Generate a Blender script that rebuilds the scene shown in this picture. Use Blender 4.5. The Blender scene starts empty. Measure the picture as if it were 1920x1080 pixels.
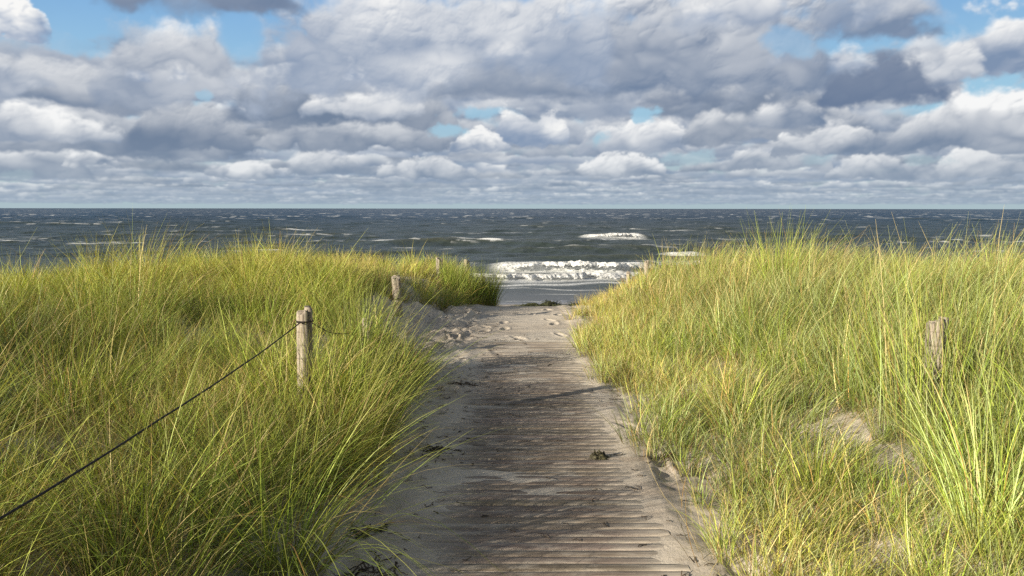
import bpy, math, random
import numpy as np
R = math.radians
scene = bpy.context.scene
C = scene.collection

# ---------------------------------------------------------------- camera
EYE = 1.60
cam = bpy.data.cameras.new('camera'); camo = bpy.data.objects.new('camera', cam); C.objects.link(camo)
cam.sensor_width = 36; cam.lens = 36*1507/1920; cam.clip_start = .05; cam.clip_end = 60000
camo.location = (0, 0, EYE)
camo.rotation_mode = 'QUATERNION'
from mathutils import Euler, Quaternion, Vector
camo.rotation_quaternion = (Euler((R(90)-math.atan(149/1507), 0, 0)).to_quaternion() @ Quaternion((0, 0, 1), R(.06)))
scene.camera = camo

# ---------------------------------------------------------------- sun, exposure
SUN_EL, SUN_AZ = 14.5, 235.0          # compass-like azimuth from +Y clockwise: behind and to the left
sun = bpy.data.lights.new('sun', 'SUN'); sun.energy = 5.0; sun.angle = R(.55); sun.color = (1, .89, .72)
suno = bpy.data.objects.new('sun', sun); C.objects.link(suno)
d = Vector((math.sin(R(SUN_AZ))*math.cos(R(SUN_EL)), math.cos(R(SUN_AZ))*math.cos(R(SUN_EL)), math.sin(R(SUN_EL))))
suno.rotation_euler = d.to_track_quat('Z', 'Y').to_euler()
scene.view_settings.view_transform = 'Standard'; scene.view_settings.look = 'None'
scene.view_settings.exposure = 1.0; scene.view_settings.gamma = 1
scene.cycles.use_denoising = False
scene.cycles.max_bounces = 8; scene.cycles.diffuse_bounces = 3; scene.cycles.transmission_bounces = 4; scene.cycles.transparent_max_bounces = 4
WORLD_STRENGTH = 0.50
# ---------------------------------------------------------------- noise helpers (numpy)
def _hash(ix, iy, iz=0):
    h = (ix*374761393 + iy*668265263 + iz*2147483647) & 0xffffffff
    h = ((h ^ (h >> 13))*1274126177) & 0xffffffff
    h = ((h ^ (h >> 16))*2246822519) & 0xffffffff
    return ((h ^ (h >> 15)) & 0xffffff)/16777215.0

def vnoise(x, y, seed=0):
    x = np.asarray(x, float); y = np.asarray(y, float)
    xi = np.floor(x).astype(np.int64); yi = np.floor(y).astype(np.int64)
    fx = x-xi; fy = y-yi
    fx = fx*fx*fx*(fx*(fx*6-15)+10); fy = fy*fy*fy*(fy*(fy*6-15)+10)
    a = _hash(xi, yi, seed); b = _hash(xi+1, yi, seed)
    c = _hash(xi, yi+1, seed); d = _hash(xi+1, yi+1, seed)
    return (a+(b-a)*fx)*(1-fy)+(c+(d-c)*fx)*fy

def fbm(x, y, octv=5, seed=0, gain=0.5, lac=2.03):
    s = 0; a = 1; t = 0
    ca, sa = math.cos(.6), math.sin(.6)
    for k in range(octv):
        s = s+a*vnoise(x, y, seed+k*17); t += a
        a *= gain; x, y = (x*ca-y*sa)*lac+13.7, (x*sa+y*ca)*lac+7.1
    return s/t

def billow(x, y, octv=5, seed=0, gain=0.5):
    s = 0; a = 1; t = 0
    ca, sa = math.cos(.6), math.sin(.6)
    for k in range(octv):
        n = vnoise(x, y, seed+k*17)*2-1
        s = s+a*np.sqrt(n*n+.01)*1.15; t += a
        a *= gain; x, y = (x*ca-y*sa)*2.07+3.7, (x*sa+y*ca)*2.07+9.1
    return s/t

def sstep(a, b, x):
    t = np.clip((x-a)/(b-a), 0, 1)
    return t*t*(3-2*t)

# ---------------------------------------------------------------- sky: cloud map over (azimuth, elevation)
F_PX, PITCH = 1507.0, math.atan(149.0/1507.0)
def azel(px, py):
    X = (px-960)/F_PX; Y = (540-py)/F_PX
    f = math.cos(PITCH)+Y*math.sin(PITCH); u = -math.sin(PITCH)+Y*math.cos(PITCH)
    return math.degrees(math.atan2(X, f)), math.degrees(math.atan2(u, math.hypot(X, f)))

AZ0, AZ1, EL0, EL1, PPD = -52.0, 52.0, -0.5, 26.0, 20.0
def paint_sky():
    W = int((AZ1-AZ0)*PPD); H = int((EL1-EL0)*PPD)
    az = AZ0+(np.arange(W)+.5)/PPD; el = EL0+(np.arange(H)+.5)/PPD
    AZ, EL = np.meshgrid(az, el)
    lin = lambda c: np.array([(v/255/12.92 if v/255 <= .04045 else ((v/255+.055)/1.055)**2.4) for v in c])
    top, mid, hor = lin((122, 170, 220)), lin((158, 200, 224)), lin((172, 192, 200))
    t1 = sstep(2, 7, EL)[..., None]; t2 = sstep(6, 16, EL)[..., None]
    img = hor*(1-t1)+mid*t1
    img = img*(1-t2)+top*t2
    clear = img.copy()
    BR, DK = lin((238, 239, 240)), lin((112, 130, 156))
    HAZE = lin((163, 181, 197))
    rng = np.random.RandomState(5)

    def sprite(a0, a1, e0, e1, bright=1.0, dark=1.0, soft=.25, rough=.8, opac=1.0, freq=1.0, blue=0.0, seed=None, lift=0.0):
        seed = int(rng.randint(1, 9999)) if seed is None else seed
        hw = (a1-a0)/2; ac = (a0+a1)/2; hh = e1-e0
        m = .35
        i0 = max(0, int((a0-hw*m-AZ0)*PPD)); i1 = min(W, int((a1+hw*m-AZ0)*PPD)+1)
        j0 = max(0, int((e0-hh*.35-EL0)*PPD)); j1 = min(H, int((e1+hh*.45-EL0)*PPD)+1)
        if i1-i0 < 3 or j1-j0 < 3: return
        A = AZ[j0:j1, i0:i1]; E = EL[j0:j1, i0:i1]
        sz = min(hw, hh*1.2)
        px = (A-ac)/sz*freq+seed*1.37; py = (E-e0)/sz*1.25*freq+seed*.73
        wx = fbm(px*1.1, py*1.1, 4, seed)-.5; wy = fbm(px*1.1+40, py*1.1, 4, seed+3)-.5
        u = (A-ac)/hw+wx*.45*sz/hw; v = (E-e0)/hh+wy*.22*sz/hh
        b = billow(px*1.25+wx*.35, py*1.35+wy*.35, 6, seed+5, .52)
        fb = fbm(px*2.0+wx*.4, py*2.0+wy*.4, 5, seed+9, .6)
        lump = vnoise(px*.9, px*0+seed, seed+2)
        T = np.power(np.clip(1-np.abs(u)**2.2, 0, 1), .55)*(.62+.5*lump)
        eT = (T-v)*1.25
        vb = (v+.05*(fb-.5)*2)*3.2
        e = np.minimum(np.minimum(eT, vb), (1-np.abs(u))*2.2)
        d = e+rough*((b-.42)*.85+(fb-.5)*.7)
        al = sstep(-.02, soft, d)*opac
        # round, soft relief: low octaves only, fading inside thick cloud
        b2 = billow(px*1.25+wx*.35, py*1.35+wy*.35, 3, seed+5, .45)
        w3 = fbm(px*.65+wx*.3, py*1.0+wy*.3, 4, seed+21)
        Hf = np.sqrt(np.clip(d+.05, 0, .7))*.45+.34*b2+.30*w3+.05*b
        g = PPD*sz/2.0
        gy, gx = np.gradient(Hf)
        gx = gx*g*.36; gy = gy*g*.36
        ln = np.sqrt(gx*gx+gy*gy+1)
        ndl = np.clip((gx*.45-gy*.60+.66)/ln, 0, 1)       # lit from the upper left, towards the viewer
        edge = 1-sstep(.0, .45, d)
        under = sstep(.02, .80, v+.55*(w3-.5)+.30*(b2-.42))
        lum = (.30+.95*ndl)*(.10+.90*under)+.22*edge*sstep(.3, .8, v)
        lum = lum+(w3-.5)*.55+(b-.42)*.30+.06
        lum = np.clip(lum*bright+lift, 0, 1.15)[..., None]
        dk = DK*dark*(1-blue)+np.array([.115, .175, .30])*blue
        col = dk*(1-lum)+BR*lum
        hz = np.clip(np.exp(-(np.maximum(E, 0)+.3)/2.1)*.93, 0, .93)[..., None]
        col = col*(1-hz)+HAZE*hz
        al = al[..., None]*(1-hz*.35)
        img[j0:j1, i0:i1] = img[j0:j1, i0:i1]*(1-al)+col*al

    # far rows of small cumulus, back to front
    e = .3
    while e < 8.5:
        w = e*.75+.45
        n = int(104/(w*1.0))
        for k in range(n):
            a = AZ0+(k+rng.rand())*104/n; ww = w*(.5+1.6*rng.rand()); h = e*(.16+.26*rng.rand())+.12
            sprite(a-ww, a+ww, e+rng.uniform(-.12, .12)*e, e+h*1.25, bright=rng.choice([.5, .65, .8, 1.0, 1.25]), dark=rng.uniform(.85, 1.3), soft=.5, rough=.9, opac=.9, freq=.62)
        e *= 1.17
    def P(x0, x1, yt, yb, **k):
        a0, _ = azel(x0, yb); a1, _ = azel(x1, yb); _, e0 = azel((x0+x1)/2, yb); _, e1 = azel((x0+x1)/2, yt)
        sprite(a0, a1, e0, e1, **k)
    # middle distance
    for k in range(70):                                   # thin broken veil between the heaps
        x = rng.uniform(-200, 2100); y = rng.uniform(110, 300); w = rng.uniform(120, 260)*(1-.4*(y-110)/190)
        P(x-w, x+w, y-w*.33, y, bright=rng.uniform(.4, .9), dark=1.15, soft=.6, opac=.8, freq=.8)
    P(-120, 180, 255, 335, bright=.85); P(120, 225, 272, 312, bright=1.15)
    P(380, 520, 288, 335, bright=1.1); P(540, 720, 280, 330, bright=.7); P(700, 900, 290, 338, bright=.8)
    P(1060, 1250, 285, 330, bright=.95); P(1330, 1560, 255, 320, bright=.9); P(1540, 1760, 280, 335, bright=.85); P(1740, 1990, 270, 330, bright=.8)
    P(-150, 500, 185, 292, bright=.62, dark=.95, soft=.3)
    P(-40, 240, 175, 270, bright=.95, dark=1.1)
    P(230, 480, 200, 285, bright=.45, dark=.92, blue=.15)
    P(470, 860, 200, 282, bright=.60, dark=.95)
    P(1080, 1290, 215, 285, bright=.85, dark=1.15)
    P(925, 1075, 168, 278, bright=1.15, dark=1.35, soft=.22)
    P(840, 960, 240, 285, bright=1.1, dark=1.2, soft=.2)
    P(1270, 1660, 180, 262, bright=.72, dark=.95)
    P(1450, 1720, 225, 290, bright=.75, dark=1.0)
    P(1640, 2080, 150, 280, bright=1.12, dark=1.0, soft=.2)
    # nearer, higher in the frame
    P(-150, 300, 90, 205, bright=.62, dark=1.0, soft=.4)
    P(170, 460, 25, 210, bright=.75, dark=1.15, soft=.5)
    P(-150, 130, 40, 175, bright=1.0, dark=1.2, soft=.35)
    P(-30, 95, -15, 75, bright=1.2, dark=1.5, soft=.2)
    P(400, 860, 100, 245, bright=.82, dark=.95, soft=.3)
    P(560, 800, 125, 222, bright=1.12, dark=1.15, soft=.35)
    P(1200, 1560, 90, 230, bright=.55, dark=.95, soft=.45)
    P(1380, 1560, 150, 240, bright=.85, dark=1.05, soft=.4)
    P(1770, 2000, -40, 150, bright=1.0, dark=1.3, soft=.3)
    P(1700, 1850, 60, 170, bright=.7, dark=1.2, soft=.5)
    P(1480, 1800, -120, 80, bright=.55, dark=1.25, soft=.5)
    P(1050, 1600, -170, 205, bright=.72, dark=1.08, soft=.45, blue=.1, freq=2.0)
    P(470, 1190, -260, 195, bright=.82, dark=1.32, soft=.35, rough=.65, lift=.10, blue=0, freq=2.2)
    P(1230, 1480, -60, 60, bright=.8, dark=1.3, soft=.6)
    P(1515, 1790, 55, 200, bright=.12, dark=.9, soft=.35, blue=.75)
    P(1550, 1650, 66, 138, bright=1.0, dark=1.4, soft=.8, opac=.8)
    P(150, 590, -160, 30, bright=.35, dark=1.1, soft=.35, blue=.45)
    for (x0, x1, y0, y1, o) in ((1640, 1800, -10, 60, .7), (1420, 1560, 30, 130, .6), (1590, 1700, -60, 60, .9), (1000, 1260, -60, 60, .9), (900, 1010, 60, 115, .8), (1270, 1370, -20, 60, .8), (640, 700, 100, 160, .9), (410, 460, 165, 210, .9), (230, 290, 90, 160, .8), (310, 360, 105, 160, .7), (600, 720, -60, 40, .6), (700, 900, 130, 200, .5)):
        P(x0, x1, y0, y1, bright=1.1, dark=1.5, soft=1.1, opac=o*.75)
    P(1180, 1400, 130, 200, bright=.2, dark=.95, soft=.6, opac=.7, blue=.3)
    P(800, 1120, 110, 190, bright=.28, dark=1.0, soft=.7, opac=.7)
    P(205, 455, 5, 140, bright=.75, dark=1.1, soft=.5, opac=.95)
    P(1550, 1800, -40, 78, bright=.8, dark=1.15, soft=.5, opac=.95)
    P(200, 560, -160, 22, bright=.35, dark=1.1, soft=.6, blue=.3, opac=.7)
    def gap(x, y, w, h, o=1.0):                            # windows of clear sky torn in the deck
        ac, ec = azel(x, y); hw = w/F_PX*57.3/2; hh = h/F_PX*57.3/2
        u = (AZ-ac)/hw; v = (EL-ec)/hh
        r = np.sqrt(u*u+v*v)
        n = fbm(AZ/hh*.45+x, EL/hh*.6+y, 5, int(x), .6)
        al = (sstep(.95, .35, r+(n-.5)*1.7)*o)[..., None]
        img[:] = img*(1-al)+clear*al*1.02
    for q in ((165, 50, 150, 90), (460, 75, 100, 120, .9), (140, 85, 120, 50, .8), (385, 180, 40, 26, .6), (840, 248, 110, 36, .9), (905, 214, 150, 46, .8), (1120, 258, 70, 60, .9),
              (1205, 212, 70, 36, .9), (1290, 296, 130, 36, .8), (1490, 82, 130, 60, .6), (1800, 38, 130, 100), (1885, 152, 130, 46), (1530, 300, 60, 30, .5), (20, 330, 80, 26, .4), (1740, 300, 90, 24, .5)):
        gap(*q)
    # the deck above the frame
    for k in range(26):
        a = rng.uniform(-52, 52); e0 = rng.uniform(15.5, 23); w = rng.uniform(6, 12)
        sprite(a-w, a+w, e0, e0+rng.uniform(4, 8), bright=rng.uniform(.35, .7), dark=1.0, soft=.5, opac=.9)
    return np.clip(img, 0, 4).astype(np.float32), W, H
# ---------------------------------------------------------------- world: Nishita sky, cloud map in front, noise clouds elsewhere
class NT:
    def __init__(s, tree): s.t = tree; s.n = tree.nodes; s.l = tree.links; s.n.clear()
    def node(s, typ, **k):
        nd = s.n.new(typ)
        for a, v in k.items():
            if a == 'ins':
                for key, val in v.items():
                    if hasattr(val, 'is_linked') or hasattr(val, 'links'): s.l.new(val, nd.inputs[key])
                    else: nd.inputs[key].default_value = val
            else: setattr(nd, a, v)
        return nd
    def math(s, op, a, b=None, c=None, clamp=False):
        nd = s.n.new('ShaderNodeMath'); nd.operation = op; nd.use_clamp = clamp
        for i, v in enumerate((a, b, c)):
            if v is None: continue
            if hasattr(v, 'links'): s.l.new(v, nd.inputs[i])
            else: nd.inputs[i].default_value = v
        return nd.outputs[0]
    def mix(s, f, a, b, typ='MIX'):
        nd = s.n.new('ShaderNodeMix'); nd.data_type = 'RGBA'; nd.blend_type = typ
        for i, v in ((0, f), (6, a), (7, b)):
            if hasattr(v, 'links'): s.l.new(v, nd.inputs[i])
            else: nd.inputs[i].default_value = (*v, 1) if isinstance(v, tuple) and len(v) == 3 else v
        return nd.outputs[2]
    def ramp(s, f, stops, interp='LINEAR'):
        nd = s.n.new('ShaderNodeValToRGB'); e = nd.color_ramp.elements; nd.color_ramp.interpolation = interp
        while len(e) < len(stops): e.new(.5)
        for i, (p, c) in enumerate(stops):
            e[i].position = p; e[i].color = (c, c, c, 1) if isinstance(c, (int, float)) else (*c, 1)
        s.l.new(f, nd.inputs[0]); return nd.outputs[0]
    def noise(s, vec, scale, detail=4, rough=.55, dist=0, typ=None):
        nd = s.n.new('ShaderNodeTexNoise'); nd.inputs['Scale'].default_value = scale; nd.inputs['Detail'].default_value = detail
        nd.inputs['Roughness'].default_value = rough; nd.inputs['Distortion'].default_value = dist
        if vec is not None: s.l.new(vec, nd.inputs['Vector'])
        return nd.outputs['Fac']
    def maprange(s, v, a, b, c=0, d=1, smooth=True):
        nd = s.n.new('ShaderNodeMapRange'); nd.interpolation_type = 'SMOOTHSTEP' if smooth else 'LINEAR'
        s.l.new(v, nd.inputs[0])
        for i, x in enumerate((a, b, c, d)): nd.inputs[i+1].default_value = x
        return nd.outputs[0]

sky_px, SW, SH = paint_sky()
im = bpy.data.images.new('cloud_map', SW, SH, float_buffer=True, is_data=True)
buf = np.ones((SH, SW, 4), np.float32); buf[..., :3] = sky_px
im.pixels.foreach_set(buf.ravel()); im.update(); im.pack()
w = bpy.data.worlds.new('World'); scene.world = w; w.use_nodes = True
t = NT(w.node_tree)
geo = t.node('ShaderNodeTexCoord'); vec = geo.outputs['Generated']
sep = t.node('ShaderNodeSeparateXYZ', ins={0: vec})
X, Y, Z = sep.outputs
azn = t.math('ARCTAN2', X, Y); hyp = t.math('SQRT', t.math('ADD', t.math('MULTIPLY', X, X), t.math('MULTIPLY', Y, Y)))
eln = t.math('ARCTAN2', Z, hyp)
azd = t.math('MULTIPLY', azn, 180/math.pi); eld = t.math('MULTIPLY', eln, 180/math.pi)
u = t.math('DIVIDE', t.math('SUBTRACT', azd, AZ0), AZ1-AZ0); v = t.math('DIVIDE', t.math('SUBTRACT', eld, EL0), EL1-EL0)
uv = t.node('ShaderNodeCombineXYZ', ins={0: u, 1: t.math('MAXIMUM', v, .5/SH)}).outputs[0]
tex = t.node('ShaderNodeTexImage', image=im, extension='EXTEND', interpolation='Cubic', ins={0: uv})
fac = t.math('MULTIPLY', t.maprange(t.math('ABSOLUTE', azd), 51, 43), t.maprange(eld, 25.5, 19))
nish = t.node('ShaderNodeTexSky', sky_type='NISHITA', sun_disc=False, sun_elevation=R(SUN_EL), sun_rotation=R(SUN_AZ))
nish.air_density = 1.0; nish.dust_density = .6; nish.ozone_density = 1.2
base = t.mix(1.0, nish.outputs[0], (.075, .075, .075), 'MULTIPLY')
zc = t.math('MAXIMUM', Z, .03)
cp = t.node('ShaderNodeCombineXYZ', ins={0: t.math('DIVIDE', X, t.math('ADD', zc, .12)), 1: t.math('DIVIDE', Y, t.math('ADD', zc, .12))}).outputs[0]
cn = t.noise(cp, 1.1, 8, .56, .3)
cov = t.maprange(cn, .46, .60); shade = t.maprange(cn, .50, .72)
cc = t.mix(shade, (.62, .62, .63), (.20, .235, .30))
far = t.mix(t.math('MULTIPLY', cov, .85), base, cc)
far = t.mix(t.maprange(eld, 9, 0), far, (.36, .46, .54))
col = t.mix(fac, far, tex.outputs[0])
bg = t.node('ShaderNodeBackground', ins={0: col, 1: WORLD_STRENGTH}) if False else t.node('ShaderNodeBackground', ins={0: col})
bg.inputs[1].default_value = WORLD_STRENGTH
out = t.node('ShaderNodeOutputWorld', ins={0: bg.outputs[0]})
w.cycles.sampling_method = 'MANUAL'; w.cycles.sample_map_resolution = 1024
# ---------------------------------------------------------------- object helpers
def tag(o, label=None, cat=None, group=None, kind=None):
    for k, val in (('label', label), ('category', cat), ('group', group), ('kind', kind)):
        if val: o[k] = val
    return o
def empty(name, loc, rz=0):
    o = bpy.data.objects.new(name, None); C.objects.link(o); o.location = loc; o.rotation_euler = (0, 0, rz); return o
def mesh_np(name, verts, quads, mat, parent=None, smooth=True, cols=None, attr=None, loc=None):
    me = bpy.data.meshes.new(name); n = len(verts); q = np.asarray(quads, np.int32)
    k = q.shape[1]
    me.vertices.add(n); me.vertices.foreach_set('co', np.asarray(verts, np.float32).ravel())
    me.loops.add(q.size); me.loops.foreach_set('vertex_index', q.ravel())
    me.polygons.add(len(q)); me.polygons.foreach_set('loop_start', np.arange(0, q.size, k, dtype=np.int32))
    me.polygons.foreach_set('loop_total', np.full(len(q), k, np.int32))
    if smooth: me.polygons.foreach_set('use_smooth', np.ones(len(q), bool))
    if cols is not None:
        a = me.color_attributes.new('tint', 'FLOAT_COLOR', 'POINT'); c = np.ones((n, 4), np.float32); c[:, :3] = cols
        a.data.foreach_set('color', c.ravel())
    if attr is not None:
        for an, av in attr.items():
            a = me.attributes.new(an, 'FLOAT', 'POINT'); a.data.foreach_set('value', np.asarray(av, np.float32).ravel())
    me.update(); me.validate()
    me.materials.append(mat)
    o = bpy.data.objects.new(name, me); C.objects.link(o)
    if parent is not None: o.parent = parent
    if loc is not None: o.location = loc
    return o
def grid_quads(nr, nc):
    i = np.arange(nr-1)[:, None]*nc+np.arange(nc-1)[None]
    return np.stack([i, i+1, i+nc+1, i+nc], -1).reshape(-1, 4)
def new_mat(name):
    m = bpy.data.materials.new(name); m.use_nodes = True; return m, NT(m.node_tree)
def principled(t, base, rough=.6, bump=None, strength=.5, dist=.01, spec=.5, **k):
    p = t.node('ShaderNodeBsdfPrincipled')
    for key, val in (('Base Color', base), ('Roughness', rough), ('Specular IOR Level', spec), *k.items()):
        if hasattr(val, 'links'): t.l.new(val, p.inputs[key])
        else: p.inputs[key].default_value = (*val, 1) if isinstance(val, tuple) and len(val) == 3 else val
    if bump is not None:
        b = t.node('ShaderNodeBump', ins={'Height': bump, 'Strength': strength, 'Distance': dist}); t.l.new(b.outputs[0], p.inputs['Normal'])
    t.node('ShaderNodeOutputMaterial', ins={0: p.outputs[0]})
    return p

SEA_Z = -2.40
PATH_X = .15
# ---------------------------------------------------------------- terrain height
def path_base(y):
    z = -2.25*sstep(11.6, 28.5, y)
    z = z-.17*sstep(29, 35.5, y)-.5*sstep(35, 50, y)-2.0*sstep(48, 90, y)
    return z
def dune_base(y, shift):
    z = -2.25*sstep(11.6+shift, 28.5+shift*.3, y)
    return z-.17*sstep(29, 35.5, y)-.5*sstep(35, 50, y)-2.0*sstep(48, 90, y)
def toe_left(y):  return -.62-.10*np.sin(y*.9)-.25*sstep(8.5, 10.5, y)*sstep(14, 12, y)-.10*sstep(14, 20, y)+.38*sstep(12.5, 15.5, y)-.9*sstep(18, 26, y)
def toe_right(y): return .87+.06*np.sin(y*1.1+1)-.20*sstep(5.5, 8, y)+.26*sstep(8.5, 12.5, y)+.95*sstep(12.2, 20, y)
def terrain(x, y):
    x = np.asarray(x, float); y = np.asarray(y, float)
    big = fbm(x*.32+5, y*.32+3, 4, 101)-.5
    med = fbm(x*1.3, y*1.3, 4, 111)-.5
    z = path_base(y)
    dl = toe_left(y)-x; dr = x-toe_right(y)
    # left dune: bank, then a low plateau with a hump near the seaward end
    ml = sstep(0, 1.3, dl)
    ml2 = sstep(.8, 5, dl)
    hump = .26*np.exp(-((x+3.2)/2.6)**2-((y-15.0)/4.0)**2)
    hL = dune_base(y, 7.0)+.16*ml+.10*ml2+big*.5*ml2+med*.12*ml+hump*ml-.30*sstep(-4.5, -10, x)*sstep(8, 15, y)-.10*sstep(12, 17, y)
    wl = sstep(-.1, 1.5, dl)*sstep(29, 22, y)
    z = z*(1-wl)+hL*wl
    # right dune
    mr = sstep(0, 1.9, dr); mr2 = sstep(1.1, 3.8, dr)
    hR = dune_base(y, 3.2)+.22*mr+.22*mr2*sstep(2.5, 6.5, y)+big*.35*mr2+med*.12*mr-.25*sstep(5, 9, x)-.18*sstep(10, 14, y)*sstep(4.2, 6, x)
    hR = hR+.05*sstep(1, 2.5, dr)*np.exp(-((y-10)/2.5)**2)
    wr = sstep(-.05, 1.3, dr)*sstep(22, 15.5, y)
    z = z*(1-wr)+hR*wr
    return z
def sand_detail(x, y):
    """small relief: drifts over the walkway, trodden sand on the verges."""
    on = sstep(.78, .60, np.abs(x-PATH_X))
    edge = 1-on
    drift = fbm(x*.9+3, y*2.6, 4, 131)
    near = sstep(10.2, 8.6, y)
    z = -.0045*on*near                                                    # planks stand just above this
    rip = fbm(x*1.2, y*9.0+.6*np.sin(x*2), 4, 137)
    z = z+(.012*sstep(.60, .80, drift)+.006*(rip-.55))*on*near
    side = sstep(.42, .80, np.abs(x-PATH_X-.02+.12*(drift-.5)))
    z = z+.028*side*on*near*sstep(.28, .6, drift+.1)
    # far sandy end of the walk
    z = z+(1-near)*on*(.05*(fbm(x*.8, y*2.0, 4, 141)-.5)+.012*(rip-.5))
    # footprints and wind-cut edges
    tr = billow(x*2.2, y*2.2, 4, 151, .55)
    rough = edge*(.26+.9*sstep(8.2, 9.6, y)*sstep(14.5, 13, y)*(x < PATH_X)+.3*sstep(10, 12, y))
    z = z+rough*.14*(tr-.42)+edge*.02*(fbm(x*9, y*9, 3, 157)-.5)
    return z
_fr = np.random.RandomState(7)
PRINTS = [(_fr.uniform(.82, 1.35), _fr.uniform(3.2, 6.5), _fr.normal(0, .35), .45) for k in range(13)]+[(_fr.uniform(-.9, -.5), _fr.uniform(3.4, 8.5), _fr.normal(0, .35), .7) for k in range(10)]+[(_fr.uniform(-.55, .85), _fr.uniform(9.6, 13.2), _fr.normal(0, .3), .55) for k in range(16)]+[(_fr.uniform(-1.5, -.7), _fr.uniform(9.2, 12), _fr.normal(0, .6), 1.1) for k in range(12)]
def prints(x, y):
    z = np.zeros(np.shape(x)); sel = (np.abs(x) < 2.2) & (y > 2.6) & (y < 14)
    if not sel.any(): return z
    xs, ys = x[sel], y[sel]; zz = np.zeros(xs.shape)
    for (cx, cy, th, a) in PRINTS:
        m = (np.abs(xs-cx) < .35) & (np.abs(ys-cy) < .35)
        if not m.any(): continue
        u = (xs[m]-cx)*math.cos(th)+(ys[m]-cy)*math.sin(th); v = -(xs[m]-cx)*math.sin(th)+(ys[m]-cy)*math.cos(th)
        v = v/(1+.25*np.sign(v)); r = np.sqrt((u/.055)**2+(v/.135)**2)
        zz[m] += a*(-.024*sstep(1.15, .65, r)+.011*np.exp(-((r-1.3)/.28)**2))
    z[sel] = zz; return z
def ground(x, y):
    x = np.asarray(x, float); y = np.asarray(y, float)
    return terrain(x, y)+sand_detail(x, y)+prints(x, y)

def spaced(a, b, f):
    out = [a]
    while out[-1] < b: out.append(out[-1]+f(out[-1]))
    return np.array(out)
xs_r = spaced(.15, 75, lambda x: .016 if x < 1.5 else .016+.035*(x-1.5)**1.1 if x < 7 else .25+(x-7)*.08)
xs_l = -spaced(-.15, 75, lambda x: .016 if x < 2.0 else .016+.03*(x-2.0)**1.1 if x < 8 else .25+(x-8)*.08)
XS = np.unique(np.concatenate([xs_l[::-1], xs_r]))
ys_a = spaced(2.4, 75, lambda y: .012+.0022*(y-2.4) if y < 16 else .05+(y-16)*.012)
ys_b = 2.4-spaced(0.03, 45, lambda y: .03+y*.12)
YS = np.unique(np.concatenate([ys_b[::-1], ys_a]))
gx, gy = np.meshgrid(XS, YS)
gz = ground(gx, gy)

def mat_sand():
    m, t = new_mat('sand')
    co = t.node('ShaderNodeTexCoord').outputs['Object']
    g = t.node('ShaderNodeSeparateXYZ', ins={0: co})
    n1 = t.noise(co, .8, 5); n2 = t.noise(co, 14, 5, .6); n3 = t.noise(co, 260, 2, .6)
    c = t.mix(t.maprange(n1, .35, .65), (.47, .41, .335), (.58, .52, .435))
    c = t.mix(t.math('MULTIPLY', t.maprange(n2, .52, .72), .35), c, (.33, .27, .20))
    c = t.mix(t.math('MULTIPLY', t.maprange(n3, .62, .72), .5), c, (.16, .12, .09))
    # trodden, damp brown sand in patches of the walk
    wetp = t.math('MULTIPLY', t.maprange(t.noise(t.node('ShaderNodeMapping', ins={0: co, 3: (.5, 2.4, 1)}).outputs[0], 1.3, 5, .6), .52, .66), t.maprange(g.outputs[1], 11, 8.5))
    c = t.mix(t.math('MULTIPLY', wetp, .45), c, (.24, .18, .13))
    wet = t.maprange(t.math('ADD', g.outputs[2], t.math('MULTIPLY', n1, .05)), -2.27, -2.37)
    c = t.mix(wet, c, (.16, .145, .125))
    rough = t.math('SUBTRACT', .92, t.math('MULTIPLY', wet, .72))
    b = t.math('ADD', t.math('MULTIPLY', n2, .6), t.math('MULTIPLY', n3, .25))
    b = t.math('ADD', b, t.math('MULTIPLY', t.noise(co, 55, 3), .5))
    principled(t, c, rough, b, .55, .012, spec=.3)
    return m
M_SAND = mat_sand()
tag(mesh_np('sand_ground', np.stack([gx, gy, gz], -1).reshape(-1, 3), grid_quads(*gx.shape), M_SAND), kind='structure')

# ---------------------------------------------------------------- boardwalk: real planks half drowned in sand
def mat_plank():
    m, t = new_mat('weathered_plank')
    co = t.node('ShaderNodeTexCoord').outputs['Object']
    st = t.node('ShaderNodeMapping', ins={0: co, 3: (2.2, 38, 10)}).outputs[0]
    gr = t.noise(st, 2.0, 6, .65); g2 = t.noise(co, 3.5, 4); g3 = t.noise(t.node('ShaderNodeMapping', ins={0: co, 3: (3, 12, 3)}).outputs[0], 1.6, 6, .65)
    a = t.node('ShaderNodeAttribute', attribute_name='tint').outputs[0]
    sx_ = t.node('ShaderNodeSeparateXYZ', ins={0: co})
    edge = t.maprange(t.math('ABSOLUTE', t.math('SUBTRACT', sx_.outputs[0], PATH_X)), .28, .60)
    fary = t.maprange(sx_.outputs[1], 6.0, 9.2)
    c = t.mix(t.maprange(gr, .3, .7), (.150, .122, .100), (.27, .228, .188))
    c = t.mix(1.0, c, a, 'MULTIPLY')
    g4 = t.noise(t.node('ShaderNodeMapping', ins={0: co, 3: (1.1, 16, 3)}).outputs[0], 1.0, 6, .62)
    film = t.math('ADD', t.maprange(t.math('ADD', t.math('MULTIPLY', g3, .7), t.math('MULTIPLY', g4, .3)), .46, .62), t.math('ADD', t.math('MULTIPLY', edge, .55), t.math('MULTIPLY', fary, .5)), clamp=True)
    c = t.mix(t.math('ADD', t.math('MULTIPLY', film, .55), t.math('MULTIPLY', edge, .30), clamp=True), c, (.50, .445, .37))        # sand film caught in the grain
    c = t.mix(t.math('MULTIPLY', t.maprange(t.noise(co, 220, 2), .55, .68), .35), c, (.42, .37, .30))
    principled(t, c, .85, t.math('ADD', gr, t.math('MULTIPLY', g2, .5)), .5, .006, spec=.25)
    return m
rng = np.random.RandomState(11)
V = []; Q = []; K = []; nv = 0
y = -1.0
NX = 26
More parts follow.
